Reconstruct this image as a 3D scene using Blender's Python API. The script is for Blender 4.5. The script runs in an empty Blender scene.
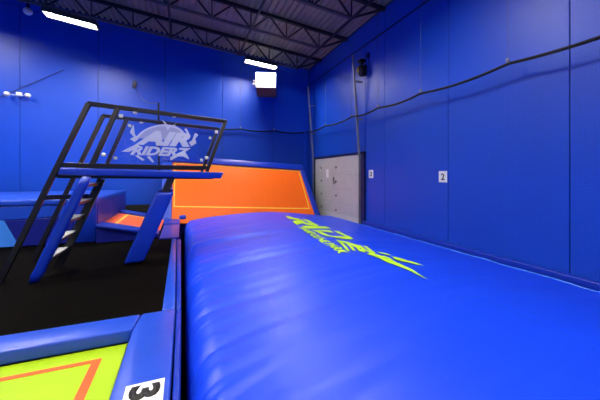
import bpy, bmesh, math, random
from mathutils import Vector, Matrix, noise
random.seed(7)
C = bpy.context.scene.collection
R = math.radians
XW, YB, XL, YF, ZF = 5.8, 13.4, -10.0, -5.0, -0.9     # right wall, back wall, left wall, front wall, pit floor

def roof(x):
    return 6.8 + 0.1 * (XW - x)

# ------------------------------------------------------------------ materials
def srgb(r, g, b):
    f = lambda c: (c / 255 / 12.92) if c / 255 <= 0.04045 else ((c / 255 + 0.055) / 1.055) ** 2.4
    return (f(r), f(g), f(b), 1)

def mat(name, col, rough=0.5, metal=0.0, spec=0.5, var=0.12, scale=6.0, bump=0.0, bscale=8.0, coat=0.0, emit=0.0, stretch=None):
    m = bpy.data.materials.new(name)
    m.use_nodes = True
    nt = m.node_tree
    N, L = nt.nodes, nt.links
    b = N['Principled BSDF']
    b.inputs['Roughness'].default_value = rough
    b.inputs['Metallic'].default_value = metal
    b.inputs['Specular IOR Level'].default_value = spec
    b.inputs['Coat Weight'].default_value = coat
    b.inputs['Coat Roughness'].default_value = 0.18
    tc = N.new('ShaderNodeTexCoord')
    src = tc.outputs['Object']
    if stretch:
        mp = N.new('ShaderNodeMapping')
        mp.inputs['Scale'].default_value = stretch
        L.new(src, mp.inputs['Vector'])
        src = mp.outputs['Vector']
    nz = N.new('ShaderNodeTexNoise')
    nz.inputs['Scale'].default_value = scale
    nz.inputs['Detail'].default_value = 4
    L.new(src, nz.inputs['Vector'])
    rp = N.new('ShaderNodeMapRange')
    rp.inputs['From Min'].default_value = 0.3
    rp.inputs['From Max'].default_value = 0.7
    rp.inputs['To Min'].default_value = 1 - var
    rp.inputs['To Max'].default_value = 1 + var
    L.new(nz.outputs['Fac'], rp.inputs['Value'])
    mx = N.new('ShaderNodeVectorMath')
    mx.operation = 'SCALE'
    mx.inputs[0].default_value = col[:3]
    L.new(rp.outputs['Result'], mx.inputs['Scale'])
    L.new(mx.outputs['Vector'], b.inputs['Base Color'])
    if bump:
        n2 = N.new('ShaderNodeTexNoise')
        n2.inputs['Scale'].default_value = bscale
        n2.inputs['Detail'].default_value = 3
        L.new(src, n2.inputs['Vector'])
        bp = N.new('ShaderNodeBump')
        bp.inputs['Strength'].default_value = bump
        bp.inputs['Distance'].default_value = 0.02
        L.new(n2.outputs['Fac'], bp.inputs['Height'])
        L.new(bp.outputs['Normal'], b.inputs['Normal'])
    if emit:
        b.inputs['Emission Color'].default_value = col
        b.inputs['Emission Strength'].default_value = emit
    return m

def clear_mat(name, tint, gloss=0.08, milk=0.0, milkcol=(0.9, 0.92, 1, 1)):
    m = bpy.data.materials.new(name)
    m.use_nodes = True
    nt = m.node_tree
    N, L = nt.nodes, nt.links
    N.remove(N['Principled BSDF'])
    out = N['Material Output']
    tr = N.new('ShaderNodeBsdfTransparent')
    tr.inputs['Color'].default_value = tint
    gl = N.new('ShaderNodeBsdfGlossy')
    gl.inputs['Roughness'].default_value = 0.04
    mx = N.new('ShaderNodeMixShader')
    mx.inputs['Fac'].default_value = gloss
    L.new(tr.outputs[0], mx.inputs[1])
    L.new(gl.outputs[0], mx.inputs[2])
    last = mx
    if milk:
        df = N.new('ShaderNodeBsdfDiffuse')
        df.inputs['Color'].default_value = milkcol
        tl = N.new('ShaderNodeBsdfTranslucent')
        tl.inputs['Color'].default_value = milkcol
        ad = N.new('ShaderNodeMixShader')
        L.new(df.outputs[0], ad.inputs[1])
        L.new(tl.outputs[0], ad.inputs[2])
        nz = N.new('ShaderNodeTexNoise')
        nz.inputs['Scale'].default_value = 30
        mr = N.new('ShaderNodeMapRange')
        mr.inputs['To Min'].default_value = milk - 0.1
        mr.inputs['To Max'].default_value = milk + 0.1
        L.new(nz.outputs['Fac'], mr.inputs['Value'])
        m2 = N.new('ShaderNodeMixShader')
        L.new(mr.outputs['Result'], m2.inputs['Fac'])
        L.new(mx.outputs[0], m2.inputs[1])
        L.new(ad.outputs[0], m2.inputs[2])
        last = m2
    L.new(last.outputs[0], out.inputs['Surface'])
    return m

M = {}
M['wall'] = mat('blue_wall_paint', srgb(1, 72, 202), 0.44, spec=0.55, var=0.04, scale=1.3, bump=0.02, bscale=2.2)
M['wall_dark'] = mat('seam_dark', srgb(6, 14, 50), 0.6, var=0.1)
M['wall_trim'] = mat('navy_trim', srgb(8, 20, 80), 0.5, var=0.1)
M['black_base'] = mat('black_base', srgb(16, 16, 20), 0.7)
M['deck'] = mat('black_mat', srgb(7, 5, 4), 0.95, spec=0.04, var=0.25, scale=3.0, bump=0.15, bscale=60)
M['floor'] = mat('dark_floor', srgb(30, 30, 34), 0.8, var=0.2)
M['bag'] = mat('airbag_vinyl', srgb(2, 62, 230), 0.42, spec=0.6, var=0.04, scale=1.5, bump=0.25, bscale=2.4, stretch=(0.45, 2.2, 1))
M['bag_lime'] = mat('lime_print', srgb(184, 232, 6), 0.45, var=0.06)
M['pad'] = mat('pad_vinyl', srgb(28, 72, 196), 0.33, spec=0.55, var=0.06, scale=2.5, bump=0.25, bscale=3.5)
M['pad_dark'] = mat('pad_vinyl_royal', srgb(10, 48, 172), 0.36, spec=0.5, var=0.06, scale=3, bump=0.3, bscale=5)
M['pad_reflect'] = mat('pad_vinyl_orange_reflect', srgb(58, 52, 160), 0.36, spec=0.5, var=0.06, scale=3, bump=0.2, bscale=4)  # blue vinyl with the orange bed's reflection put into its colour
M['pad_sky'] = mat('pad_vinyl_sky', srgb(66, 140, 245), 0.3, spec=0.5, var=0.08, scale=3, bump=0.35, bscale=4)
M['pad_navy'] = mat('pad_vinyl_navy', srgb(24, 32, 135), 0.36, spec=0.5, var=0.08, scale=3, bump=0.3, bscale=4)
M['orange'] = mat('orange_bed', srgb(252, 106, 4), 0.42, spec=0.4, var=0.02, scale=2, stretch=(4, 0.4, 0.4), bump=0.05, bscale=90)
M['yellow'] = mat('yellow_line', srgb(255, 206, 70), 0.5, var=0.05)
M['lime'] = mat('lime_bed', srgb(160, 198, 6), 0.5, spec=0.3, var=0.05, scale=3, bump=0.08, bscale=120)
M['orange_line'] = mat('orange_line', srgb(240, 84, 10), 0.5, var=0.05)
M['black_metal'] = mat('black_metal', srgb(22, 18, 18), 0.35, spec=0.5, var=0.2)
M['joist'] = mat('joist_steel', srgb(36, 32, 36), 0.6, var=0.15)
M['chord'] = mat('joist_chord_steel', srgb(92, 86, 90), 0.55, var=0.15)
M['roofdeck'] = mat('roof_deck_steel', srgb(160, 150, 130), 0.5, metal=0.0, var=0.12, scale=1.5)
M['steel'] = mat('grey_steel', srgb(140, 142, 150), 0.4, metal=0.2, var=0.1)
M['chrome'] = mat('bright_steel', srgb(225, 222, 205), 0.3, metal=0.4, var=0.05)
M['tread'] = mat('grey_grip_tread', srgb(165, 168, 168), 0.6, var=0.2, scale=25, bump=0.3, bscale=60)
M['door'] = mat('door_white', srgb(190, 190, 190), 0.45, var=0.04, scale=3)
M['bolt'] = mat('bolt_dark', srgb(60, 58, 60), 0.5, metal=0.0)
M['white'] = mat('white_paint', srgb(238, 238, 232), 0.5, var=0.03)
M['paper'] = mat('paper_white', srgb(240, 240, 244), 0.7, var=0.02)
M['ink'] = mat('black_ink', srgb(16, 16, 18), 0.6, var=0.1)
M['brown'] = mat('shaded_underside', srgb(120, 84, 70), 0.6, var=0.15)  # shade on the white box's underside put into a brown
M['black_plastic'] = mat('black_plastic', srgb(14, 14, 16), 0.3, var=0.2)
M['amber'] = mat('amber_glint', srgb(225, 185, 60), 0.15, metal=0.4, var=0.2, scale=20)
M['rope'] = mat('black_rope', srgb(12, 12, 14), 0.8, var=0.2)
M['wire'] = mat('grey_wire', srgb(80, 84, 100), 0.5, var=0.1)
M['net'] = mat('black_netting', srgb(10, 12, 24), 0.9, spec=0.1, var=0.1)
M['glow'] = mat('lamp_diffuser', (1.0, 0.94, 0.80, 1), 0.5, var=0.0, emit=105.0)
M['lamp_housing'] = mat('lamp_housing', srgb(60, 58, 54), 0.5, var=0.1)
M['glass'] = clear_mat('clear_panel', (0.93, 0.95, 0.99, 1), 0.05)
M['etch'] = clear_mat('etched_white', (0.95, 0.96, 1, 1), 0.03, milk=0.54)
M['etch_soft'] = clear_mat('etched_white_soft', (0.95, 0.96, 1, 1), 0.03, milk=0.36)

# ------------------------------------------------------------------ mesh building
class MB:
    def __init__(s):
        s.bm = bmesh.new()
    def box(s, x0, x1, y0, y1, z0, z1, bevel=0.0, seg=2):
        b = bmesh.new()
        v = [b.verts.new(p) for p in ((x0, y0, z0), (x1, y0, z0), (x1, y1, z0), (x0, y1, z0), (x0, y0, z1), (x1, y0, z1), (x1, y1, z1), (x0, y1, z1))]
        for f in ((3, 2, 1, 0), (4, 5, 6, 7), (0, 1, 5, 4), (1, 2, 6, 5), (2, 3, 7, 6), (3, 0, 4, 7)):
            b.faces.new([v[i] for i in f])
        if bevel:
            bmesh.ops.bevel(b, geom=b.edges[:], offset=bevel, segments=seg, profile=0.5, affect='EDGES')
        s.join(b)
        return s
    def hexa(s, lo, hi, bevel=0.0, seg=2):
        """solid between two matching outlines"""
        b = bmesh.new()
        n = len(lo)
        a = [b.verts.new(p) for p in lo]
        c = [b.verts.new(p) for p in hi]
        b.faces.new(a[::-1])
        b.faces.new(c)
        for i in range(n):
            j = (i + 1) % n
            b.faces.new((a[i], a[j], c[j], c[i]))
        bmesh.ops.recalc_face_normals(b, faces=b.faces[:])
        if bevel:
            bmesh.ops.bevel(b, geom=b.edges[:], offset=bevel, segments=seg, profile=0.5, affect='EDGES')
        s.join(b)
        return s
    def bar(s, p, q, w, h=None, up=(0, 0, 1), bevel=0.0):
        """square bar from p to q"""
        h = h or w
        p, q = Vector(p), Vector(q)
        d = (q - p).normalized()
        u = Vector(up)
        if abs(d.dot(u)) > 0.95:
            u = Vector((0, 1, 0))
        a = d.cross(u).normalized() * (w / 2)
        c = a.cross(d).normalized() * (h / 2)
        lo = [p + a + c, p - a + c, p - a - c, p + a - c]
        hi = [q + a + c, q - a + c, q - a - c, q + a - c]
        return s.hexa(lo, hi, bevel)
    def tube(s, pts, r, n=8):
        pts = [Vector(p) for p in pts]
        b = bmesh.new()
        rings = []
        ref = Vector((0.123, 0.456, 0.88)).normalized()
        for i, p in enumerate(pts):
            d = (pts[min(i + 1, len(pts) - 1)] - pts[max(i - 1, 0)]).normalized()
            rr = r[i] if isinstance(r, (list, tuple)) else r
            a = d.cross(ref).normalized()
            c = d.cross(a).normalized()
            rings.append([b.verts.new(p + (a * math.cos(k * 2 * math.pi / n) + c * math.sin(k * 2 * math.pi / n)) * rr) for k in range(n)])
        for i in range(len(rings) - 1):
            for k in range(n):
                b.faces.new((rings[i][k], rings[i][(k + 1) % n], rings[i + 1][(k + 1) % n], rings[i + 1][k]))
        b.faces.new(rings[0][::-1])
        b.faces.new(rings[-1])
        bmesh.ops.recalc_face_normals(b, faces=b.faces[:])
        s.join(b)
        return s
    def ball(s, c, rx, ry=None, rz=None, n=12):
        b = bmesh.new()
        bmesh.ops.create_uvsphere(b, u_segments=n, v_segments=n // 2 + 2, radius=1)
        for v in b.verts:
            v.co = Vector((c[0] + v.co.x * rx, c[1] + v.co.y * (ry or rx), c[2] + v.co.z * (rz or rx)))
        s.join(b)
        return s
    def join(s, b):
        me = bpy.data.meshes.new('tmp')
        b.to_mesh(me)
        b.free()
        s.bm.from_mesh(me)
        bpy.data.meshes.remove(me)
    def build(s, name, m, parent=None, smooth=False, local=False):
        if parent is not None and not local:
            off = Vector(parent.location)
            pp = parent.parent
            while pp is not None:
                off += Vector(pp.location)
                pp = pp.parent
            bmesh.ops.translate(s.bm, vec=-off, verts=s.bm.verts[:])
        me = bpy.data.meshes.new(name)
        s.bm.to_mesh(me)
        s.bm.free()
        me.materials.append(M[m] if isinstance(m, str) else m)
        if smooth:
            for p in me.polygons:
                p.use_smooth = True
        o = bpy.data.objects.new(name, me)
        C.objects.link(o)
        if parent is not None:
            o.parent = parent
        return o

def tag(o, label, cat, group=None, kind=None):
    o['label'] = label
    o['category'] = cat
    if group:
        o['group'] = group
    if kind:
        o['kind'] = kind
    return o

def thing(name, label, cat, loc=(0, 0, 0), group=None):
    o = bpy.data.objects.new(name, None)
    o.empty_display_size = 0.2
    C.objects.link(o)
    o.location = loc
    return tag(o, label, cat, group)

def struct(o, label=None, cat=None):
    o['kind'] = 'structure'
    if label:
        o['label'] = label
        o['category'] = cat
    return o

def dup(root, loc, label, group=None):
    r = root.copy()
    C.objects.link(r)
    r.location = loc
    r['label'] = label
    if group:
        r['group'] = group
    for ch in list(root.children):
        c = ch.copy()
        C.objects.link(c)
        c.parent = r
        for g in list(ch.children):
            d = g.copy()
            C.objects.link(d)
            d.parent = c
    return r

def text_bm(body, size=1.0, bold=0.0, shear=0.0, spacing=1.0, res=3):
    """flat lettering in x (reading direction) and y (up); returns a bmesh"""
    cu = bpy.data.curves.new('lettering', 'FONT')
    cu.body = body
    cu.size = size
    cu.offset = bold
    cu.shear = shear
    cu.space_character = spacing
    cu.resolution_u = res
    o = bpy.data.objects.new('lettering', cu)
    C.objects.link(o)
    dg = bpy.context.evaluated_depsgraph_get()
    me = bpy.data.meshes.new_from_object(o.evaluated_get(dg))
    b = bmesh.new()
    b.from_mesh(me)
    bpy.data.objects.remove(o)
    bpy.data.curves.remove(cu)
    bpy.data.meshes.remove(me)
    return b

def fit(b, u0, u1, v0, v1):
    xs = [v.co.x for v in b.verts]
    ys = [v.co.y for v in b.verts]
    ax, bx, ay, by = min(xs), max(xs), min(ys), max(ys)
    for v in b.verts:
        v.co.x = u0 + (v.co.x - ax) / (bx - ax) * (u1 - u0)
        v.co.y = v0 + (v.co.y - ay) / (by - ay) * (v1 - v0)
    return b

def poly(b, pts):
    b.faces.new([b.verts.new((p[0], p[1], 0)) for p in pts])

def thicken(b, fn, depth):
    """flat lettering -> thin solid placed by fn(u, v, d)"""
    geo = bmesh.ops.extrude_face_region(b, geom=b.faces[:])
    top = {e for e in geo['geom'] if isinstance(e, bmesh.types.BMVert)}
    for v in b.verts:
        v.co = Vector(fn(v.co.x, v.co.y, depth if v in top else 0.0))
    bmesh.ops.recalc_face_normals(b, faces=b.faces[:])

# ------------------------------------------------------------------ room shell
o = MB().box(XL - .2, XW + .2, YF - .2, YB + .2, ZF - .1, ZF).build('floor', 'floor'); struct(o)

# corrugated roof deck, ribs running away from the camera
b = bmesh.new()
prof = []
per = 0.20
n = int((XW - XL + .3) / per)
for i in range(n + 1):
    x = XL - .15 + i * per
    prof += [(x, 0), (x + .09, 0), (x + .11, .075), (x + .18, .075)]
rows = []
for y in (YF - .1, YB + .02):
    rows.append([b.verts.new((x, y, roof(x) + dz)) for x, dz in prof])
for i in range(len(prof) - 1):
    b.faces.new((rows[0][i], rows[0][i + 1], rows[1][i + 1], rows[1][i]))
mb = MB(); mb.join(b)
o = mb.build('ceiling', 'roofdeck'); struct(o)

# back wall: backing plus tall glossy panels with open joints
def back_top(x):
    return roof(x) - 0.02
mb = MB()
mb.hexa([(XL - .2, YB + .03, ZF), (XW + .2, YB + .03, ZF), (XW + .2, YB + .03, roof(XW + .2) + .06), (XL - .2, YB + .03, roof(XL - .2) + .06)],
        [(XL - .2, YB + .2, ZF), (XW + .2, YB + .2, ZF), (XW + .2, YB + .2, roof(XW + .2) + .06), (XL - .2, YB + .2, roof(XL - .2) + .06)])
wb = struct(mb.build('wall_back', 'wall_dark'))
seams = [-9.98, -7.68, -5.38, -3.03, -.68, 1.62, 3.9, 5.79]
g = .007
def trimz(x):
    return roof(x) - .36
for x0, x1 in zip(seams[:-1], seams[1:]):
    a0, a1 = x0 + g, x1 - g
    mb = MB().hexa([(a0, YB, ZF), (a1, YB, ZF), (a1, YB, trimz(a1)), (a0, YB, trimz(a0))],
                   [(a0, YB + .028, ZF), (a1, YB + .028, ZF), (a1, YB + .028, trimz(a1)), (a0, YB + .028, trimz(a0))], .006)
    mb.build('wall_panel', 'wall', wb)
    mb = MB().hexa([(a0, YB, trimz(a0) + .014), (a1, YB, trimz(a1) + .014), (a1, YB, roof(a1)), (a0, YB, roof(a0))],
                   [(a0, YB + .028, trimz(a0) + .014), (a1, YB + .028, trimz(a1) + .014), (a1, YB + .028, roof(a1)), (a0, YB + .028, roof(a0))], .006)
    mb.build('header_panel', 'wall', wb)
o = MB().box(XL, -.75, YB - .03, YB, ZF, .42).build('baseboard_back', 'black_base'); struct(o)

# right wall
DY0, DY1 = 8.74, 12.55     # overhead door opening
wr = struct(MB().box(XW + .03, XW + .2, YF - .2, YB + .2, ZF, roof(XW) + .06).build('wall_right', 'wall_dark'))
seams = [-4.98, -1.9, .45, 2.82, 5.17, 7.52, 8.54, 12.75, 13.39]
for y0, y1 in zip(seams[:-1], seams[1:]):
    zlo = 2.42 if y0 == 8.54 else ZF
    MB().box(XW, XW + .028, y0 + g, y1 - g, zlo, 6.04, .006).build('wall_panel', 'wall', wr)
    MB().box(XW, XW + .028, y0 + g, y1 - g, 6.07, roof(XW) - .01, .006).build('header_panel', 'wall', wr)
o = MB().box(XW - .03, XW + .02, YF, YB, 6.04, 6.07).build('trim_1', 'wall_trim'); struct(o)
mb = MB().box(XW - .13, XW - .002, YF, DY0 - .2, ZF, .05, .02).box(XW - .13, XW - .002, DY1 + .2, YB - .01, ZF, .05, .02)
o = mb.build('baseboard_right', 'pad_dark'); struct(o)
o = MB().box(XL - .2, XL, YF - .2, YB + .2, ZF, roof(XL) + .1).build('wall_left', 'wall'); struct(o)
mb = MB().hexa([(XL - .2, YF - .2, ZF), (XW + .2, YF - .2, ZF), (XW + .2, YF - .2, roof(XW)), (XL - .2, YF - .2, roof(XL))],
               [(XL - .2, YF, ZF), (XW + .2, YF, ZF), (XW + .2, YF, roof(XW)), (XL - .2, YF, roof(XL))])
o = mb.build('wall_front', 'wall'); struct(o)

# overhead door with leaning tracks
dr = struct(MB().box(XW - .05, XW + .0, DY0, DY1, ZF, 2.34, .008).build('door_1', 'door'))
for y, z in [(y, z) for y in (10.55, 11.9) for z in (1.92, 1.35, .78, .2)]:
    MB().ball((XW - .052, y, z), .02, .05, .05).build('bolt', 'bolt', dr)
for k in range(5):
    MB().box(XW - .062, XW - .04, DY0 + .0, DY0 + .1, .1 + k * .5, .16 + k * .5).build('edge_hinge', 'bolt', dr)
for z in (.5, 1.07, 1.64):
    MB().box(XW - .054, XW - .048, DY0 + .02, DY1 - .02, z - .004, z + .004).build('section_joint', 'steel', dr)
mb = MB().box(XW - .11, XW - .05, 10.55, 10.75, 1.28, 1.33, .01).box(XW - .10, XW - .05, 10.68, 10.76, 1.24, 1.52, .01)
mb.build('handle', 'steel', dr)
mb = MB().box(XW - .08, XW + .005, DY0 - .2, DY0 - .02, ZF, 2.42).box(XW - .08, XW + .005, DY1 + .02, DY1 + .2, ZF, 2.42)
mb.box(XW - .08, XW + .005, DY0 - .2, DY1 + .2, 2.345, 2.42)
mb.build('door_frame', 'wall_trim', dr)
for y in (DY0 + .03, DY1 + .12):
    lean = lambda z: XW - .10 - max(0, z - 2.2) * .075
    tr = MB().bar((lean(0), y, ZF), (lean(2.2), y, 2.2), .06, .05).bar((lean(2.2), y, 2.2), (lean(5.75), y, 5.75), .06, .05).build('door_track', 'steel', dr)
    for z in (3.55, 4.85):
        mb = MB().bar((lean(z), y, z), (XW, y - .0, z), .035, .05)
        mb.build('track_bracket', 'steel', tr)

pn = MB().box(XW - .056, XW - .051, 11.2, 11.42, 1.5, 1.84).build('paper_notice', 'paper')
tag(pn, 'small blank-looking white notice taped to the white overhead door', 'notice')

def wall_number(ch, yc, zc, w, h, label):
    t = MB().box(XW - .012, XW - .001, yc - w / 2, yc + w / 2, zc - h / 2, zc + h / 2).build('number_sign', 'paper')
    tag(t, label, 'sign', 'numbered sheets on the right wall')
    b = fit(text_bm(ch, 1, .02), 0, 1, 0, 1)
    cw, chh = w * .46, h * .58
    # read from inside the room, facing +X: reading direction is -Y
    thicken(b, lambda u, v, d: (XW - .012 - d, yc + cw / 2 - u * cw, zc - chh / 2 + v * chh), .003)
    mb = MB(); mb.join(b)
    mb.build('digit', 'ink', t)
wall_number('2', 5.31, 1.585, .24, .27, 'white sheet with a black number 2 on the blue right wall')
wall_number('3', 8.22, 1.65, .24, .27, 'white sheet with a black number 3 on blue wall beside the overhead door')

# ------------------------------------------------------------------ black mat deck
dk = MB().box(XL + .01, -.24, -1.5 + 5.4, YB - .04, ZF + .01, 0, .004).build('floor_mat', 'deck')
tag(dk, 'broad black mat floor that ladder and launch platform stand on', 'floor mat')

# ------------------------------------------------------------------ pads and the lime trampoline in front
def pad(mb_lo, mb_hi, name, m, bev=.025):
    mb = MB(); mb.hexa(mb_lo, mb_hi, bev, 3)
    return mb.build(name, m, None, True)

def rect(x0, x1, y0, y1, z):
    return [(x0, y0, z), (x1, y0, z), (x1, y1, z), (x0, y1, z)]

tp = thing('trampoline', 'lime green trampoline with an orange border line, bottom left', 'trampoline', (-2.2, 2.2, ZF))
MB().box(-3.9, -.537, -1.2, 3.52, -.16, -.115).build('jump_bed', 'lime', tp)
mb = MB()
mb.box(-3.85, -.72, 3.27, 3.325, -.115, -.112).box(-.795, -.72, -1.1, 3.27, -.115, -.1121)
mb.build('border_line', 'orange_line', tp)
MB().box(-3.9, -.54, -1.2, 3.88, ZF + .005, -.17).build('base_frame', 'black_metal', tp)

p = MB().hexa([(-9.9, 3.5, -.115), (-.50, 3.53, -.115), (-.455, 3.885, -.115), (-9.9, 3.89, -.115)],
              [(-9.9, 3.5, .02), (-.50, 3.53, .02), (-.455, 3.885, .02), (-9.9, 3.89, .02)], .022, 3).build('frame_pad', 'pad', None, True)
tag(p, 'long blue padded bar between the black mat and the lime trampoline', 'pad', 'blue frame pads')
p = MB().hexa([(-.53, -1.2, -.16), (-.10, -1.2, -.16), (-.085, 3.885, -.16), (-.445, 3.885, -.16), (-.495, 3.53, -.16)],
              [(-.53, -1.2, .02), (-.10, -1.2, .02), (-.085, 3.885, .02), (-.445, 3.885, .02), (-.495, 3.53, .02)], .022, 3).build('frame_pad', 'pad', None, True)
tag(p, 'blue pad holding the black number 3 sheet beside the lime trampoline', 'pad', 'blue frame pads')
MB().box(-.075, -.02, -1.2, 3.88, ZF + .01, .0, .02, 3).build('side_skirt', 'pad_dark', p, True)
p = MB().hexa([(-.235, 3.9, -.16), (-.088, 3.9, -.16), (-.16, 8.1, -.16), (-.26, 8.1, -.16)],
              [(-.235, 3.9, .02), (-.088, 3.9, .02), (-.16, 8.1, .02), (-.26, 8.1, .02)], .018, 3).build('frame_pad', 'pad', None, True)
tag(p, 'narrow blue edge pad running between the black mat and the airbag', 'pad', 'blue frame pads')
MB().hexa([(-.075, 3.9, ZF + .01), (-.02, 3.9, ZF + .01), (-.05, 8.1, ZF + .01), (-.15, 8.1, ZF + .01)],
          [(-.075, 3.9, .0), (-.02, 3.9, .0), (-.05, 8.1, .0), (-.15, 8.1, .0)], .02, 3).build('side_skirt', 'pad_dark', p, True)
p = MB().hexa([(-.56, 8.12, .001), (-.10, 8.12, .001), (-.10, 10.2, .001), (-.56, 10.2, .001)],
              [(-.56, 8.12, .05), (-.10, 8.12, .05), (-.10, 10.2, .05), (-.56, 10.2, .05)], .018, 3).build('frame_pad', 'pad_reflect', None, True)
tag(p, 'blue pad, tinted violet for reflected orange, at the far end of the narrow edge pad', 'pad', 'blue frame pads')
p = MB().hexa([(-.58, 10.22, .001), (-.10, 10.22, .001), (-.10, 11.1, .001), (-.58, 11.1, .001)],
              [(-.58, 10.22, .10), (-.10, 10.22, .06), (-.10, 11.1, .08), (-.58, 11.1, .14)], .018, 3).build('frame_pad', 'pad_dark', None, True)
tag(p, 'blue pad at the foot of the orange wall, behind the violet-tinted pad', 'pad', 'blue frame pads')

# numbered sheet on the pad
t = MB().box(-.405, -.135, 2.14, 2.59, .0201, .0235).build('number_sign', 'paper')
tag(t, 'white sheet with a big black 3 lying on the near blue pad', 'sign')
b = fit(text_bm('3', 1, .05), 0, 1, 0, 1)
thicken(b, lambda u, v, d: (-.375 + v * .215, 2.56 - u * .16, .0236 + d), .002)
mb = MB(); mb.join(b); mb.build('digit', 'ink', t)

# ------------------------------------------------------------------ airbag
BX0, BX1, BY0, BY1 = .045, 5.64, -1.2, 11.12
PLEATS = []
py = BY0
while py < BY1 - .3:
    PLEATS.append((py, random.uniform(.018, .060), random.uniform(.14, .5), random.uniform(.016, .032), random.uniform(-.05, .35)))
    py += random.uniform(.10, .30)
def bag(x, y):
    u = min(max((x - BX0) / (BX1 - BX0), 0), 1)
    z = .02 + .22 * math.sin(math.pi * u) ** (.7 if u < .5 else 1.7)
    d = x - BX0
    r = .26
    if d < r:
        z -= .30 * (1 - math.sqrt(max(0, 1 - (1 - d / r) ** 2)))
    d2 = BX1 - x
    if d2 < .10:
        z -= .10 * (1 - math.sqrt(max(0, 1 - (1 - d2 / .10) ** 2)))
    z -= .07 * u ** 3
    d3 = BY1 - y
    if d3 < .5:
        z -= .25 * (1 - math.sqrt(max(0, 1 - (1 - d3 / .5) ** 2)))
    # pleats gathered along the left edge, broad slack folds further in
    yy = y - .13 * x
    left = math.exp(-max(d, 0) / .5)
    mid = math.exp(-max(d, 0) / 2.0)
    k = noise.noise(Vector((x * .40, yy * 2.6, 1.7)))
    k2 = noise.noise(Vector((x * .30 + 9, yy * 1.2, 5.1)))
    k4 = noise.noise(Vector((x * .55 + 4, yy * 5.6, 2.2)))
    z += mid * (.022 * k + .030 * k2 + .020 * k4) + .010 * k + .005 * k4
    if d < 2.2:
        for pc, pa, pl, ps, pt in PLEATS:
            e = y - pc - pt * d
            wd = ps + .06 * d
            if abs(e) < 3 * wd:
                z -= pa * math.exp(-abs(e / wd) ** 1.4) * math.exp(-d / pl)
    yc = 5.0 + .10 * x
    if x < 3.4:
        z -= .040 * math.exp(-((y - yc) / .10) ** 2) * math.exp(-((x - 1.2) / 1.0) ** 2)
    z -= .008 * math.exp(-((x - 3.22) / .02) ** 2) * (1 if y < 3.7 else 0)
    return z
nx, ny = 190, 480
b = bmesh.new()
def gx(i):
    t = i / nx
    return BX0 + (BX1 - BX0) * (t ** 1.35 * .9 + t * .1)
grid = [[b.verts.new((gx(i), BY0 + (BY1 - BY0) * j / ny, bag(gx(i), BY0 + (BY1 - BY0) * j / ny))) for i in range(nx + 1)] for j in range(ny + 1)]
for j in range(ny):
    for i in range(nx):
        b.faces.new((grid[j][i], grid[j][i + 1], grid[j + 1][i + 1], grid[j + 1][i]))
ring = grid[0][:] + [grid[j][nx] for j in range(1, ny + 1)] + grid[ny][nx - 1::-1] + [grid[j][0] for j in range(ny - 1, 0, -1)]
def sidew(v, f):
    yv, xv = v.co.y, v.co.x
    w = .02 * noise.noise(Vector((xv * 3, yv * 3.3, f)))
    ox = .008 * math.sin(math.pi * f) if xv < 1 else 0
    return (xv - (ox + w if abs(xv - BX0) < 1e-4 else 0) + (0), yv, v.co.z + (ZF + .01 - v.co.z) * f)
prev = ring
for f in (.12, .3, .55, .8, 1.0):
    cur = [b.verts.new(sidew(v, f)) for v in ring]
    for i in range(len(ring)):
        j = (i + 1) % len(ring)
        b.faces.new((prev[j], prev[i], cur[i], cur[j]))
    prev = cur
bmesh.ops.recalc_face_normals(b, faces=b.faces[:])
mb = MB(); mb.join(b)
ab = mb.build('landing_airbag', 'bag', None, True)
tag(ab, 'huge blue inflated landing airbag with lime green lettering filling the floor', 'airbag')

MB().tube([(BX1 - .055, BY0 + .3 + .1 * i, bag(BX1 - .055, BY0 + .3 + .1 * i) + .006 + .006 * noise.noise(Vector((i * .31, 2, 1)))) for i in range(int((BY1 - BY0 - 1) / .1))], .012, 6).build('edge_welt', 'pad_sky', ab, True)
def drape(b, name, m):
    """lay flat lettering given in world x, y onto the bag"""
    for it in range(7):
        long = [e for e in b.edges if e.calc_length() > .06]
        if not long:
            break
        bmesh.ops.triangulate(b, faces=b.faces[:])
        bmesh.ops.subdivide_edges(b, edges=[e for e in b.edges if e.calc_length() > .06], cuts=1)
    bmesh.ops.triangulate(b, faces=b.faces[:])
    for v in b.verts:
        v.co.z = bag(v.co.x, v.co.y) + .013
    bmesh.ops.recalc_face_normals(b, faces=b.faces[:])
    for f in b.faces:
        if f.normal.z < 0:
            f.normal_flip()
    mb = MB(); mb.join(b)
    return mb.build(name, m, ab)

# big word: reads towards the camera (-Y), tops of the letters towards the right wall (+X)
GL = {  # heavy slanted angular letters on a 1 x 1 cell
    'A': [[(0, 0), (.22, 0), (.55, .78), (.78, .78), (.72, .42), (.45, .42), (.38, .26), (.74, .26), (.70, 0), (.95, 0), (1.06, 1), (.42, 1)]],
    'I': [[(0, 0), (.78, 0), (1.06, 1), (.26, 1)]],
    'R': [[(0, 0), (.30, 0), (.42, .34), (.48, .34), (.62, 0), (.98, 0), (.78, .38), (1.0, .50), (1.06, .80), (.95, 1), (.22, 1), (.16, .74), (.76, .74), (.73, .60), (.14, .60)]],
    'D': [[(0, 0), (.70, 0), (.98, .25), (1.06, .75), (.92, 1), (.28, 1), (.22, .8), (.76, .8), (.82, .7), (.74, .3), (.66, .2), (.27, .2), (.40, .66), (.18, .66)]],
    'E': [[(0, 0), (.86, 0), (.92, .2), (.28, .2), (.33, .4), (.86, .4), (.92, .6), (.39, .6), (.44, .8), (1.0, .8), (1.06, 1), (.3, 1)]],
    'Z': [[(.28, 1), (1.35, 1), (1.25, .72), (.5, .22), (1.2, .22), (1.1, 0), (0, 0), (.06, .2), (.78, .78), (.22, .78)]],
}
b = bmesh.new()
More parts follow.
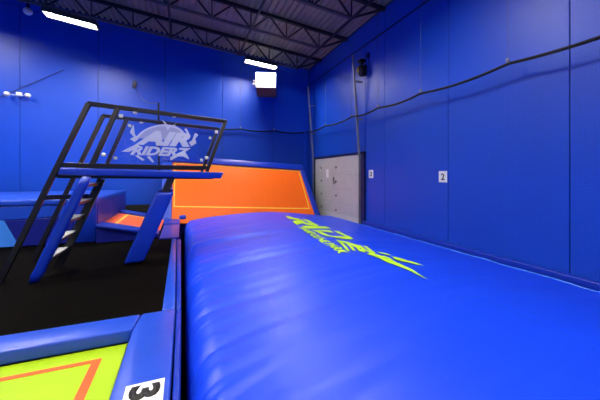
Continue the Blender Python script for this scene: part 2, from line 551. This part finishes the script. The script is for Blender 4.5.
for chx, BL, BR, CR, CL in (
        ('R', (3.20, 9.40), (2.90, 7.46), (3.56, 7.40), (3.70, 8.95)),
        ('I', (2.98, 7.42), (2.98, 6.78), (3.66, 6.98), (3.72, 7.50)),
        ('D', (3.02, 6.82), (3.04, 5.72), (3.54, 5.54), (3.72, 6.95)),
        ('E', (3.07, 5.66), (2.76, 4.56), (3.05, 4.58), (3.32, 5.28)),
        ('R', (3.12, 5.12), (3.02, 4.45), (3.20, 4.36), (3.44, 5.08))):
    for pg in GL[chx]:
        q = []
        for u, v in pg:
            u = u / 1.06
            q.append(tuple(BL[i] * (1 - u) * (1 - v) + BR[i] * u * (1 - v) + CR[i] * u * v + CL[i] * (1 - u) * v for i in (0, 1)))
        poly(b, q)
poly(b, [(3.24, 9.66), (3.30, 9.25), (3.40, 9.20), (3.34, 9.40)])
# the last letter is drawn out into two blades
poly(b, [(3.02, 4.42), (3.14, 4.46), (3.20, 4.20), (3.24, 4.24), (3.25, 4.05), (3.22, 3.95), (3.15, 3.50), (3.05, 3.04), (3.05, 3.40), (3.06, 3.72), (3.05, 4.08)])
poly(b, [(3.31, 4.52), (3.40, 4.40), (3.40, 4.22), (3.34, 4.24), (3.30, 4.38)])
poly(b, [(3.38, 4.18), (3.47, 4.02), (3.50, 3.72), (3.49, 3.56), (3.42, 3.66), (3.36, 3.86), (3.30, 4.02)])
bmesh.ops.recalc_face_normals(b, faces=b.faces[:])
drape(b, 'large_lettering', 'bag_lime')['label'] = 'lime green slanted block lettering'
b = fit(text_bm('TRAMPOLINE PARK', 1, .035, .2), 0, 1, 0, 1)
for v in b.verts:
    u, w = v.co.x, v.co.y
    v.co = Vector((2.58 + .24 * (1 - u) + w * .20, 7.30 - u * 2.70, 0))
drape(b, 'small_lettering', 'bag_lime')['label'] = 'small lime green lettering line'

# ------------------------------------------------------------------ orange angled wall trampoline
ot = thing('wall_trampoline', 'large orange sloping wall trampoline with blue padded rim at the back', 'trampoline', (2.3, 11.8, ZF))
TS = math.tan(R(3.3))
Ya, Yb, Za, Zb = 11.18, 12.36, .0, 2.12
def wp(s, t, lift=0.0):
    """s along the wall (x), t 0 foot .. 1 top, lift out of the surface"""
    ny_, nz_ = -(Zb - Za), (Yb - Ya)
    l = math.hypot(ny_, nz_)
    return (s, Ya + (Yb - Ya) * t + ny_ / l * lift, Za + (Zb - Za) * t - TS * (s - .0) + nz_ / l * lift)
XA, XB = -.31, 4.92
def slab(s0, s1, t0, t1, l0, l1, s0t=None, s1t=None, bev=0):
    s0t = s0 if s0t is None else s0t
    s1t = s1 if s1t is None else s1t
    lo = [wp(s0, t0, l0), wp(s1, t0, l0), wp(s1t, t1, l0), wp(s0t, t1, l0)]
    hi = [wp(s0, t0, l1), wp(s1, t0, l1), wp(s1t, t1, l1), wp(s0t, t1, l1)]
    return MB().hexa(lo, hi, bev, 3)
slab(XA - .06, XB + .30, -.04, 1.0, -.06, 0, None, XB - .02).build('jump_bed', 'orange', ot)
mb = slab(XA, XB + .06, .215, .232, 0, .004, XA, XB + .056)
for args in ((XA, XB - .07, .96, .977, XA, XB - .072), (XA, XA + .035, .215, .977, XA, XA + .035), (XB + .022, XB + .06, .215, .977, XB - .11, XB - .072)):
    m2 = slab(args[0], args[1], args[2], args[3], 0, .0042, args[4], args[5])
    me = bpy.data.meshes.new('t'); m2.bm.to_mesh(me); m2.bm.free(); mb.bm.from_mesh(me)
mb.build('border_line', 'yellow', ot)
slab(XA - .40, XB + .16, .99, 1.10, -.10, .07, XA - .40, XB + .13, .03).build('top_pad', 'pad_dark', ot, True)
slab(XB + .27, XB + .52, -.06, .985, -.10, .06, XB - .03, XB + .17, .03).build('side_pad', 'pad_dark', ot, True)
slab(XA - .40, XA - .06, -.05, .985, -.10, .05, XA - .40, XA - .06, .03).build('side_pad', 'pad', ot, True)
# wedge shaped base under the slope
def wz(s, t): return wp(s, t, -.12)
lo = [(XA - .3, wz(XA - .3, 0)[1], ZF), (XA - .3, 13.2, ZF), (XA - .3, 13.2, wz(XA - .3, 1)[2] - .1), wz(XA - .3, 1), wz(XA - .3, 0)]
hi = [(XB, wz(XB, 0)[1], ZF), (XB, 13.2, ZF), (XB, 13.2, wz(XB, 1)[2] - .1), wz(XB, 1), wz(XB, 0)]
MB().hexa(lo, hi).build('base_frame', 'pad_navy', ot)
cp = MB().box(-.12, .10, 10.75, 11.02, .11, .24, .05, 3).build('corner_pad', 'pad_dark', None, True)
tag(cp, 'small dark blue corner pad at the left foot of the orange wall', 'pad')

# ------------------------------------------------------------------ left blue foam block
bl = thing('foam_block', 'tall blue foam block behind the ladder at left edge', 'foam block', (-5, 10.5, 0))
MB().box(-8.6, -1.97, 8.5, 12.45, .004, .93, .02).build('body', 'pad_dark', bl, True)
MB().box(-8.65, -1.95, 8.45, 12.5, .93, 1.07, .035, 3).build('top_pad', 'pad', bl, True)
MB().hexa([(-8.6, 8.47, .03), (-3.42, 8.47, .03), (-3.68, 8.47, .62), (-8.6, 8.47, .70)],
          [(-8.6, 8.51, .03), (-3.42, 8.51, .03), (-3.68, 8.51, .62), (-8.6, 8.51, .70)], .006).build('front_shading', 'pad_sky', bl)  # lit and dark areas of the block front put into panel colours
MB().hexa([(-3.40, 8.47, .03), (-2.45, 8.47, .03), (-2.42, 8.47, .66), (-3.66, 8.47, .60)],
          [(-3.40, 8.51, .03), (-2.45, 8.51, .03), (-2.42, 8.51, .66), (-3.66, 8.51, .60)], .006).build('front_shading', 'pad_navy', bl)
MB().hexa([(-8.6, 8.475, .71), (-3.68, 8.475, .63), (-2.42, 8.475, .68), (-2.42, 8.475, .92), (-8.6, 8.475, .92)],
          [(-8.6, 8.51, .71), (-3.68, 8.51, .63), (-2.42, 8.51, .68), (-2.42, 8.51, .92), (-8.6, 8.51, .92)], .006).build('front_shading', 'pad', bl)
for y0, y1 in ((8.62, 10.35), (10.37, 12.4)):
    MB().box(-1.98, -1.95, y0, y1, .36, .92, .01).build('side_panel', 'pad_reflect', bl)  # side faces coloured violet for the orange they reflect

# small tilted trampoline beside the block
st = thing('trampoline', 'small tilted orange trampoline between the foam block and violet-tinted pad', 'trampoline', (-1.2, 9.8, 0))
def tz(x): return .42 - .235 * (x + 1.93)
def tslab(x0, x1, y0, y1, l0, l1, bev=0):
    return MB().hexa([(x0, y0, tz(x0) + l0), (x1, y0, tz(x1) + l0), (x1, y1, tz(x1) + l0), (x0, y1, tz(x0) + l0)],
                     [(x0, y0, tz(x0) + l1), (x1, y0, tz(x1) + l1), (x1, y1, tz(x1) + l1), (x0, y1, tz(x0) + l1)], bev, 3)
tslab(-1.93, -.6, 8.75, 11.08, -.06, -.03).build('jump_bed', 'orange', st)
mb = tslab(-1.70, -1.63, 8.8, 11.05, -.03, -.026)
m2 = tslab(-1.63, -.62, 10.9, 10.97, -.03, -.026)
me = bpy.data.meshes.new('t'); m2.bm.to_mesh(me); m2.bm.free(); mb.bm.from_mesh(me)
mb.build('border_line', 'yellow', st)
tslab(-1.93, -.58, 8.32, 8.85, -.05, .03, .025).build('rim_pad', 'pad_dark', st, True)
tslab(-1.93, -.74, 11.02, 11.5, -.05, .05, .025).build('rim_pad', 'pad_dark', st, True)
MB().hexa([(-1.93, 8.36, .004), (-.60, 8.36, .004), (-.60, 11.05, .004), (-1.93, 11.05, .004)],
          [(-1.93, 8.36, tz(-1.93) - .065), (-.60, 8.36, tz(-.60) - .065), (-.60, 11.05, tz(-.60) - .065), (-1.93, 11.05, tz(-1.93) - .065)]).build('base_skirt', 'pad_navy', st)

# ------------------------------------------------------------------ launch platform
A = R(12)
O = Vector((-2.58, 5.83, 0))
du = Vector((math.cos(A), math.sin(A), 0))
dv = Vector((-.03, 1, 0))
DV = 1.16
def tw(s, v, z):
    return O + du * s + dv * v + Vector((0, 0, z))
lp = thing('launch_platform', 'leaning black steel jump platform with blue padded deck and clear guard panel', 'platform', O[:])
LEAN = .383
ZT, ZB_ = 2.86, 1.80
def fr(v, w, first):
    P = {}
    s0 = lambda z: LEAN * z
    tt = .075 if first else .072
    MB().bar(tw(0, v, 0), tw(s0(ZT), v, ZT), tt, tt, (0, 1, 0), .006).build('front_leg' if first else 'rear_leg', 'black_metal', lp)
    MB().bar(tw(s0(ZT) - .02, v, ZT), tw(3.52, v, ZT - .07), tt, tt, (0, 1, 0), .006).build('top_rail', 'black_metal', lp)
    MB().bar(tw(s0(ZB_) - .02, v, ZB_), tw(3.13, v, ZB_ - .02), tt, tt, (0, 1, 0), .006).build('bottom_rail', 'black_metal', lp)
    MB().bar(tw(1.53, v, ZT), tw(1.14, v, ZB_), tt, tt, (0, 1, 0), .006).build('rail_post', 'black_metal', lp)
    MB().bar(tw(3.525, v, ZT - .04), tw(3.11, v, 1.70), tt, tt, (0, 1, 0), .006).build('rail_post', 'black_metal', lp)
    # right leg with its foam sleeve
    lg = MB().bar(tw(1.77, v, 0.0), tw(2.44, v, 1.62), .13, .13, (0, 1, 0), .006).build('right_leg', 'black_metal', lp)
    f = lambda z: 1.77 + .67 / 1.62 * z
    c = []
    for z, q in ((.03, .165), (1.30, .165)):
        c.append([tw(f(z) - q, v - q * .8, z), tw(f(z) + q, v - q * .8, z), tw(f(z) + q, v + q * .8, z), tw(f(z) - q, v + q * .8, z)])
    MB().hexa(c[0], c[1], .05, 4).build('leg_pad', 'pad_dark', lg, True)
fr(0, 1, True)
fr(DV, 1, False)
# deck
lo = [tw(.66, .03, 1.58), tw(3.25, .03, 1.54), tw(3.25, DV - .03, 1.54), tw(.62, DV - .03, 1.58)]
hi = [tw(.62, .03, 1.68), tw(3.25, .03, 1.64), tw(3.25, DV - .03, 1.64), tw(.62, DV - .03, 1.68)]
MB().hexa(lo, hi, .008).build('deck', 'black_metal', lp)
for v, s1 in ((-.12, 3.40), (DV + .03, 3.5)):
    lo = [tw(.71, v, 1.635), tw(s1, v, 1.555), tw(s1, v + .12, 1.555), tw(.71, v + .12, 1.635)]
    hi = [tw(.74, v, 1.755), tw(s1 + .06, v, 1.685), tw(s1 + .06, v + .12, 1.685), tw(.74, v + .12, 1.755)]
    MB().hexa(lo, hi, .022, 3).build('edge_pad', 'pad_dark', lp, True)
MB().bar(tw(LEAN * 1.27, 0, 1.27), Vector((-1.60, 6.38, 1.25)), .075).build('cross_brace', 'black_metal', lp)
# clear guard panels in the front and rear frames
def panel(v, s_lo, s_hi, name):
    zl, zh = ZB_ + .06, ZT - .06
    sh = lambda z: (z - ZB_) * .37
    lo = [tw(s_lo + sh(zl), v - .004, zl), tw(s_hi + sh(zl), v - .004, zl), tw(s_hi + sh(zh), v - .004, zh), tw(s_lo + sh(zh), v - .004, zh)]
    hi = [tw(s_lo + sh(zl), v + .004, zl), tw(s_hi + sh(zl), v + .004, zl), tw(s_hi + sh(zh), v + .004, zh), tw(s_lo + sh(zh), v + .004, zh)]
    gp = MB().hexa(lo, hi).build(name, 'glass', lp)
    for s, z in ((s_lo + .04, zl + .13), (s_lo + .04, zh - .1), (s_hi - .04, zl + .13), (s_hi - .04, zh - .25)):
        c = tw(s + sh(z), v, z)
        MB().hexa([c + Vector((-.03, -.03, -.03)), c + Vector((.03, -.03, -.03)), c + Vector((.03, .03, -.03)), c + Vector((-.03, .03, -.03))],
                  [c + Vector((-.03, -.03, .03)), c + Vector((.03, -.03, .03)), c + Vector((.03, .03, .03)), c + Vector((-.03, .03, .03))], .008).build('clamp', 'chrome', gp)
    for k in range(3):
        s = s_lo + (s_hi - s_lo) * (.12 + .36 * k)
        c = tw(s + sh(zh), v, zh)
        MB().hexa([c + Vector((-.035, -.03, -.03)), c + Vector((.035, -.03, -.03)), c + Vector((.035, .03, -.03)), c + Vector((-.035, .03, -.03))],
                  [c + Vector((-.035, -.03, .03)), c + Vector((.035, -.03, .03)), c + Vector((.035, .03, .03)), c + Vector((-.035, .03, .03))], .008).build('clamp', 'chrome', gp)
    return gp
gp = panel(-.0, 1.20, 3.08, 'guard_panel')
panel(DV, 1.20, 3.08, 'guard_panel')
# etched emblem on the front panel
def em(u, w):
    """u 0..1 along, w 0..1 up the emblem area, leaning with the panel"""
    z = 1.90 + .78 * w
    s = 1.50 + 1.28 * u + (z - ZB_) * .30
    return tw(s, -.0065, z)
b = bmesh.new()
def ring_arc(b, cx, cy, rx, ry, a0, a1, w, n=18):
    pts = [(cx + rx * math.cos(R(a0 + (a1 - a0) * i / n)), cy + ry * math.sin(R(a0 + (a1 - a0) * i / n))) for i in range(n + 1)]
    inn = [(cx + rx * (1 - w) * math.cos(R(a0 + (a1 - a0) * i / n)), cy + ry * (1 - w) * math.sin(R(a0 + (a1 - a0) * i / n))) for i in range(n + 1)]
    for i in range(n):
        poly(b, [pts[i], pts[i + 1], inn[i + 1], inn[i]])
ring_arc(b, .47, .46, .36, .46, 12, 168, .10)
for pg in ([(.03, .86), (.09, .62), (.16, .52), (.12, .44), (.05, .50), (.09, .56), (.02, .66)],
           [(.97, .72), (.94, .60), (.98, .50), (.92, .40), (.86, .50), (.90, .56), (.91, .76)],
           [(.44, .96), (.50, .86), (.60, .98), (.52, .84), (.50, .78), (.47, .84), (.38, 1.02)],
           [(.76, .86), (.86, .66), (.84, .64), (.73, .84)],
           [(.0, .20), (.16, .40), (.20, .36), (.10, .20)],
           [(.18, .12), (.30, .0), (.33, .02), (.22, .13)],
           [(.34, .10), (.44, -.04), (.46, -.02), (.38, .11)],
           [(.84, .28), (.95, .06), (.80, .16), (.68, .02), (.66, .10), (.76, .22)]):
    poly(b, pg)
for v in b.verts:
    v.co = em(v.co.x, v.co.y)
mb = MB(); mb.join(b); mb.build('emblem_lines', 'etch', gp)
b = bmesh.new()
n = 20
poly(b, [(.47 + .33 * math.cos(R(10 + 160 * i / n)), .46 + .42 * math.sin(R(10 + 160 * i / n))) for i in range(n + 1)])
for v in b.verts:
    v.co = em(v.co.x, v.co.y) + Vector((0, .001, 0))
mb = MB(); mb.join(b); mb.build('emblem_dome', 'etch_soft', gp)
b = fit(text_bm('AIR', 1, .06, .15), .14, .90, .38, .74)
for v in b.verts:
    v.co = em(v.co.x, v.co.y) + Vector((0, -.0012, 0))
mb = MB(); mb.join(b); mb.build('emblem_lettering', 'etch', gp)
b = fit(text_bm('RIDERZ', 1, .05, .15), .12, .92, .13, .35)
for v in b.verts:
    v.co = em(v.co.x, v.co.y) + Vector((0, -.0012, 0))
mb = MB(); mb.join(b); mb.build('emblem_lettering', 'etch', gp)
# upright rod on the rear rail
MB().tube([tw(2.15, DV + .05, 1.66), tw(2.14, DV + .05, 3.28)], .022).build('rod', 'black_metal', lp)

# ------------------------------------------------------------------ ladder
la = thing('ladder', 'slanted ladder with one blue padded rail leading up to the platform', 'ladder', (-2.1, 6.0, 0))
lx = lambda z: -2.11 + .42 * z
rail = MB().bar((lx(0.02), 5.66, .02), (lx(1.57), 5.66, 1.57), .07, .10, (0, 1, 0)).build('front_rail', 'black_metal', la)
b = bmesh.new()
rings = []
for i in range(15):
    z = .005 + 1.60 * i / 14
    q = .076 * (1 + .05 * math.sin(i * 2.1)) * (.75 if i in (0, 14) else 1)
    ring = []
    for k in range(16):
        a = 2 * math.pi * k / 16
        ca, sa = math.cos(a), math.sin(a)
        e = (abs(ca) ** 4 + abs(sa) ** 4) ** -.25
        ring.append(b.verts.new((lx(z) + q * 1.0 * ca * e, 5.66 + q * .85 * sa * e, z)))
    rings.append(ring)
for i in range(14):
    for k in range(16):
        b.faces.new((rings[i][k], rings[i][(k + 1) % 16], rings[i + 1][(k + 1) % 16], rings[i + 1][k]))
b.faces.new(rings[0][::-1]); b.faces.new(rings[-1])
mb = MB(); mb.join(b); mb.build('rail_pad', 'pad_dark', rail, True)['label'] = 'blue foam sleeve'
MB().bar((lx(0) + .06, 6.42, 0), (lx(1.56) + .06, 6.42, 1.56), .12, .05, (0, 1, 0)).build('rear_rail', 'black_metal', la)
for k in range(5):
    z = .34 + .285 * k
    x = lx(z)
    rg = MB().box(x - .07, x + .06, 5.70, 6.40, z - .04, z, .004).build('rung', 'black_metal', la)
    MB().box(x - .08, x + .07, 5.72, 6.395, z, z + .016, .003).build('tread', 'tread', rg)

# ------------------------------------------------------------------ roof joists
def joist(y, label):
    j = thing('roof_joist', label, 'joist', (0, y, 0), 'open web joists under the roof')
    return j
x0, x1 = -9.9, 5.78
DJ = .62
j0 = joist(11.95, 'open web roof joist closest to the back wall')
MB().bar((x0, 0, roof(x0) - .07), (x1, 0, roof(x1) - .07), .10, .10).build('top_chord', 'joist', j0, local=True)
xe = 4.6
MB().bar((x0, 0, roof(x0) - .07 - DJ), (xe, 0, roof(xe) - .07 - DJ), .09, .07).build('bottom_chord', 'chord', j0, local=True)
xs = [4.6 - 1.25 * k for k in range(12)]
for k, x in enumerate(xs):
    zb, r = roof(x) - .07 - DJ, .035
    MB().bar((x, 0, zb), (x, 0, roof(x) - .07), r).build('web_bar', 'joist', j0, local=True)
    a = x + .625 if k else x1 - .02
    MB().bar((x, 0, zb), (a, 0, roof(a) - (.10 if k else .07)), .045 if k else .06).build('web_bar', 'joist', j0, local=True)
    a = x - .625
    MB().bar((x, 0, zb), (a, 0, roof(a) - .07), .045).build('web_bar', 'joist', j0, local=True)
for y, lb in ((9.72, 'open web roof joist second from the back wall'), (7.5, 'open web roof joist third from the back wall'), (5.28, 'open web roof joist fourth from the back wall, nearest in view')):
    dup(j0, (0, y, 0), lb)
for x, lb in ((-.41, 'dark roof bridging bar above the clear guard panel'), (2.10, 'dark roof bridging bar above the corner lamp'), (4.6, 'dark roof bridging bar closest to the right wall')):
    zb = roof(x) - .07 - DJ - .03
    br = MB().bar((x, 1, zb), (x, 11.98, zb), .06, .06).build('roof_bridging_bar', 'joist')
    tag(br, lb, 'roof bar', 'bridging bars under the joists')

# ------------------------------------------------------------------ ceiling lamps
def lamp(x, y, z, tilt, label):
    t = thing('ceiling_lamp', label, 'lamp', (x, y, z), 'strip lamps hung below the roof')
    L_, W_ = .64, .17
    mb = MB()
    mb.box(-L_ - .03, L_ + .03, -W_ - .03, W_ + .03, .045, .10, .01)
    for a in ((-L_ - .03, L_ + .03, -W_ - .03, -W_, -.055, .05), (-L_ - .03, L_ + .03, W_, W_ + .03, -.055, .05), (-L_ - .03, -L_, -W_, W_, -.055, .05), (L_, L_ + .03, -W_, W_, -.055, .05)):
        mb.box(*a)
    parts = [mb.build('housing', 'lamp_housing', t, local=True)]
    parts.append(MB().box(-L_ + .005, L_ - .005, -W_ + .005, W_ - .005, -.012, .03).build('diffuser', 'glow', t, local=True))
    for s in (-.5, .5):
        h = roof(x + s) - z + s * math.tan(tilt)
        parts.append(MB().tube([(s, 0, .1), (s, 0, h)], .008, 6).build('hanger', 'wire', t, local=True))
    for p in parts:
        p.rotation_euler = (0, tilt, 0) if p.name.split('.')[0] != 'hanger' else (0, 0, 0)
    return t
lamp(-3.12, 10.8, 6.31, .13, 'bright strip lamp at top left, hung in front of the back wall')
lamp(2.98, 11.85, 6.19, .09, 'bright strip lamp above the white box near the corner')
k = 0
UN = 'unseen strip lamp outside the view, added for lighting'
for x, y in ((-3.1, 6.2), (2.2, 4.8), (-3.1, 1.8), (-7.2, 10.8), (-7.2, 6.2), (-7.2, 1.8), (2.2, -.6), (-3.1, -2.6)):  # unseen lamps, mostly added for lighting; one placed from its wall reflection
    lamp(x, y, roof(x) - .95, .10, UN)

# white unit in the corner
hx = thing('unit_heater', 'white box unit with underside shaded in brown below the corner strip lamp', 'heater', (3.36, 12.5, 5.3))
MB().box(-.42, .42, -.40, .40, .0, .64, .02).build('cabinet', 'white', hx, local=True)
MB().hexa([(-.42, -.39, -.01), (.42, -.39, -.01), (.42, .40, -.01), (-.42, .40, -.01)],
          [(-.38, .05, -.20), (.46, .05, -.20), (.46, .40, -.20), (-.38, .40, -.20)], .01).build('underside_pan', 'brown', hx, local=True)
mb = MB().box(-.56, -.42, -.3, -.1, .14, .19, .01).box(-.52, -.42, -.3, -.1, .28, .34, .01).box(-.50, -.46, -.24, -.16, .03, .36, .005)
mb.build('side_fitting', 'steel', hx, local=True)
MB().bar((-.3, .40, .5), (-.3, .82, .5), .05).bar((.25, .40, .5), (.25, .95, .5), .05).build('wall_bracket', 'black_metal', hx, local=True)
hx.rotation_euler = (0, 0, R(-15))

# dome on the ceiling edge at top left
dm = thing('dome_camera', 'small pale dome fitting under the roof at top left', 'camera', (-4.85, 12.6, 7.1))
MB().ball((-4.85, 12.6, 7.12), .13, .13, .12).build('dome', 'white', dm, True)
MB().tube([(-4.85, 12.6, 7.2), (-4.85, 12.6, roof(-4.85))], .04).build('stem', 'black_metal', dm)

# twin-head emergency light on back wall
el = thing('emergency_light', 'white twin-headed emergency light high on the left of the back wall', 'lamp', (-5.37, 13.35, 4.45))
MB().box(-5.46, -5.30, 13.30, 13.40, 4.40, 4.54, .015).build('battery_box', 'white', el)
MB().tube([(-5.62, 13.27, 4.42), (-5.1, 13.27, 4.42)], .013).box(-5.40, -5.36, 13.26, 13.32, 4.41, 4.44).build('arm', 'white', el)
for x in (-5.64, -5.07):
    mb = MB().tube([(x, 13.30, 4.47), (x, 13.24, 4.44), (x, 13.14, 4.40)], [.03, .065, .085], 14)
    mb.build('lamp_head', 'white', el, True)

# hook device on back wall with thin wire
hk = MB().box(-1.84, -1.72, 13.26, 13.40, 5.16, 5.34, .02).ball((-1.80, 13.28, 5.12), .07, .07, .09).build('wall_fitting', 'wire')
tag(hk, 'small grey fitting on the back wall above the clear guard panel', 'fitting')
top = tw(2.14, DV + .05, 3.27)
MB().tube([(-1.79, 13.26, 5.16)] + [Vector((-1.79, 13.26, 5.16)).lerp(top, t) - Vector((0, 0, .25 * math.sin(math.pi * t))) for t in (.25, .5, .75)] + [top], .006, 5).build('wire', 'wire', hk)
ww = MB().tube([(-8.8, 13.36, 3.2), (-5.95, 13.36, 4.30), (-4.1, 13.36, 5.50)], .012, 5).build('wall_line', 'wall_trim')  # thin dark line slanting up the back wall
tag(ww, 'thin dark line slanting up past the emergency light on the back wall', 'wire')

# black flood lamp on right wall
fl = thing('wall_flood', 'black rounded wall fixture with an amber glint above the overhead door', 'wall fixture', (XW, 8.55, 5.2))
MB().ball((XW - .17, 8.55, 5.16), .11, .14, .21, 16).build('housing', 'black_plastic', fl, True)
MB().ball((XW - .235, 8.61, 5.20), .06, .08, .13, 14).build('lens', 'amber', fl, True)  # yellowish glint on the fixture, put in as amber colour
MB().box(XW - .08, XW, 8.45, 8.65, 5.0, 5.35, .02).bar((XW - .15, 8.58, 5.28), (XW - .10, 8.6, 5.55), .06).box(XW - .22, XW, 8.5, 8.72, 5.47, 5.55, .01).build('bracket', 'black_plastic', fl)
jb = MB().box(XW - .08, XW, 8.28, 8.42, 5.55, 5.70, .015).tube([(XW - .03, 8.32, 5.55), (XW - .03, 8.22, 4.9)], .012).build('junction_box', 'wall_trim')
tag(jb, 'small box and thin conduit beside the black wall fixture', 'electrical box')

# ------------------------------------------------------------------ safety nets on both walls
def net(name, label, run, zc, hooks, ext, roofz):
    """run(d) -> x, y along the wall; hooks = distances of the hangers"""
    d0, d1 = ext
    hk = sorted([d0] + [h for h in hooks if d0 < h < d1] + [d1])
    def top(d):
        for a, c in zip(hk[:-1], hk[1:]):
            if a <= d <= c:
                t = (d - a) / (c - a)
                return zc - .07 * 4 * t * (1 - t)
        return zc
    n = thing(name, label, 'net', (*run((d0 + d1) / 2), 0), 'black safety nets along the walls')
    pts = []
    k = int((d1 - d0) / .12)
    for i in range(k + 1):
        d = d0 + (d1 - d0) * i / k
        pts.append((*run(d), top(d)))
    MB().tube(pts, .028, 7).build('top_rope', 'rope', n, True)
    for h in hk[1:-1]:
        p = Vector((*run(h), zc))
        MB().tube([p, p + Vector((0, 0, .10))], .018, 6).ball(p + Vector((0, 0, .06)), .035).build('hook', 'steel', n)
        MB().tube([p + Vector((0, 0, .08)), (p.x, p.y, roofz(p.x))], .004, 4).build('hanger_wire', 'wire', n)
    # knotted mesh
    b = bmesh.new()
    sp, th = .021, .0015
    m = int((d1 - d0) / sp)
    levels = int(zc / sp)
    for i in range(m + 1):
        d = d0 + sp * i
        x, y = run(d)
        xa, ya = run(d + th)
        zt = top(d)
        v = [b.verts.new((x, y, .13)), b.verts.new((xa, ya, .13)), b.verts.new((xa, ya, zt)), b.verts.new((x, y, zt))]
        b.faces.new(v)
    cells = int((d1 - d0) / .6)
    for l in range(1, levels):
        prev = None
        for i in range(cells + 1):
            d = d0 + (d1 - d0) * i / cells
            z = .13 + (top(d) - .13) * l / levels
            x, y = run(d)
            cur = (b.verts.new((x, y, z)), b.verts.new((x, y, z + th)))
            if prev:
                b.faces.new((prev[0], cur[0], cur[1], prev[1]))
            prev = cur
    mb = MB(); mb.join(b)
    o = mb.build('netting', 'net', n)
    o['kind'] = 'stuff'
    return n
net('safety_net', 'black safety net on a sagging rope along the right wall', lambda d: (5.50, d), 3.66, [-1, 1.3, 3.6, 5.72, 7.45, 8.95, 11.0], (-4.5, 13.1), roof)
net('safety_net', 'black safety net on a rope across the back wall behind the orange wall', lambda d: (d, 13.28), 3.68, [2.4, 3.95], (.6, 5.48), roof)

# ------------------------------------------------------------------ camera, world, view
cam = bpy.data.cameras.new('camera')
co = bpy.data.objects.new('camera', cam)
C.objects.link(co)
co.location = (0, 0, 1.65)
co.rotation_euler = (R(90), 0, -math.atan(117 / 295))
cam.sensor_width = 36
cam.lens = 36 * 295 / 600
cam.shift_y = -26 / 600
cam.clip_start = .05
sc = bpy.context.scene
sc.camera = co
w = bpy.data.worlds.new('world')
w.use_nodes = True
w.node_tree.nodes['Background'].inputs['Color'].default_value = (.02, .025, .04, 1)
w.node_tree.nodes['Background'].inputs['Strength'].default_value = .3
sc.world = w
sc.view_settings.view_transform = 'Standard'
sc.view_settings.look = 'None'
sc.view_settings.exposure = 0.9
sc.view_settings.gamma = 1
sc.view_settings.use_curve_mapping = False
sc.cycles.use_denoising = True
sc.cycles.max_bounces = 8
sc.cycles.transparent_max_bounces = 16
sc.cycles.sample_clamp_indirect = 6
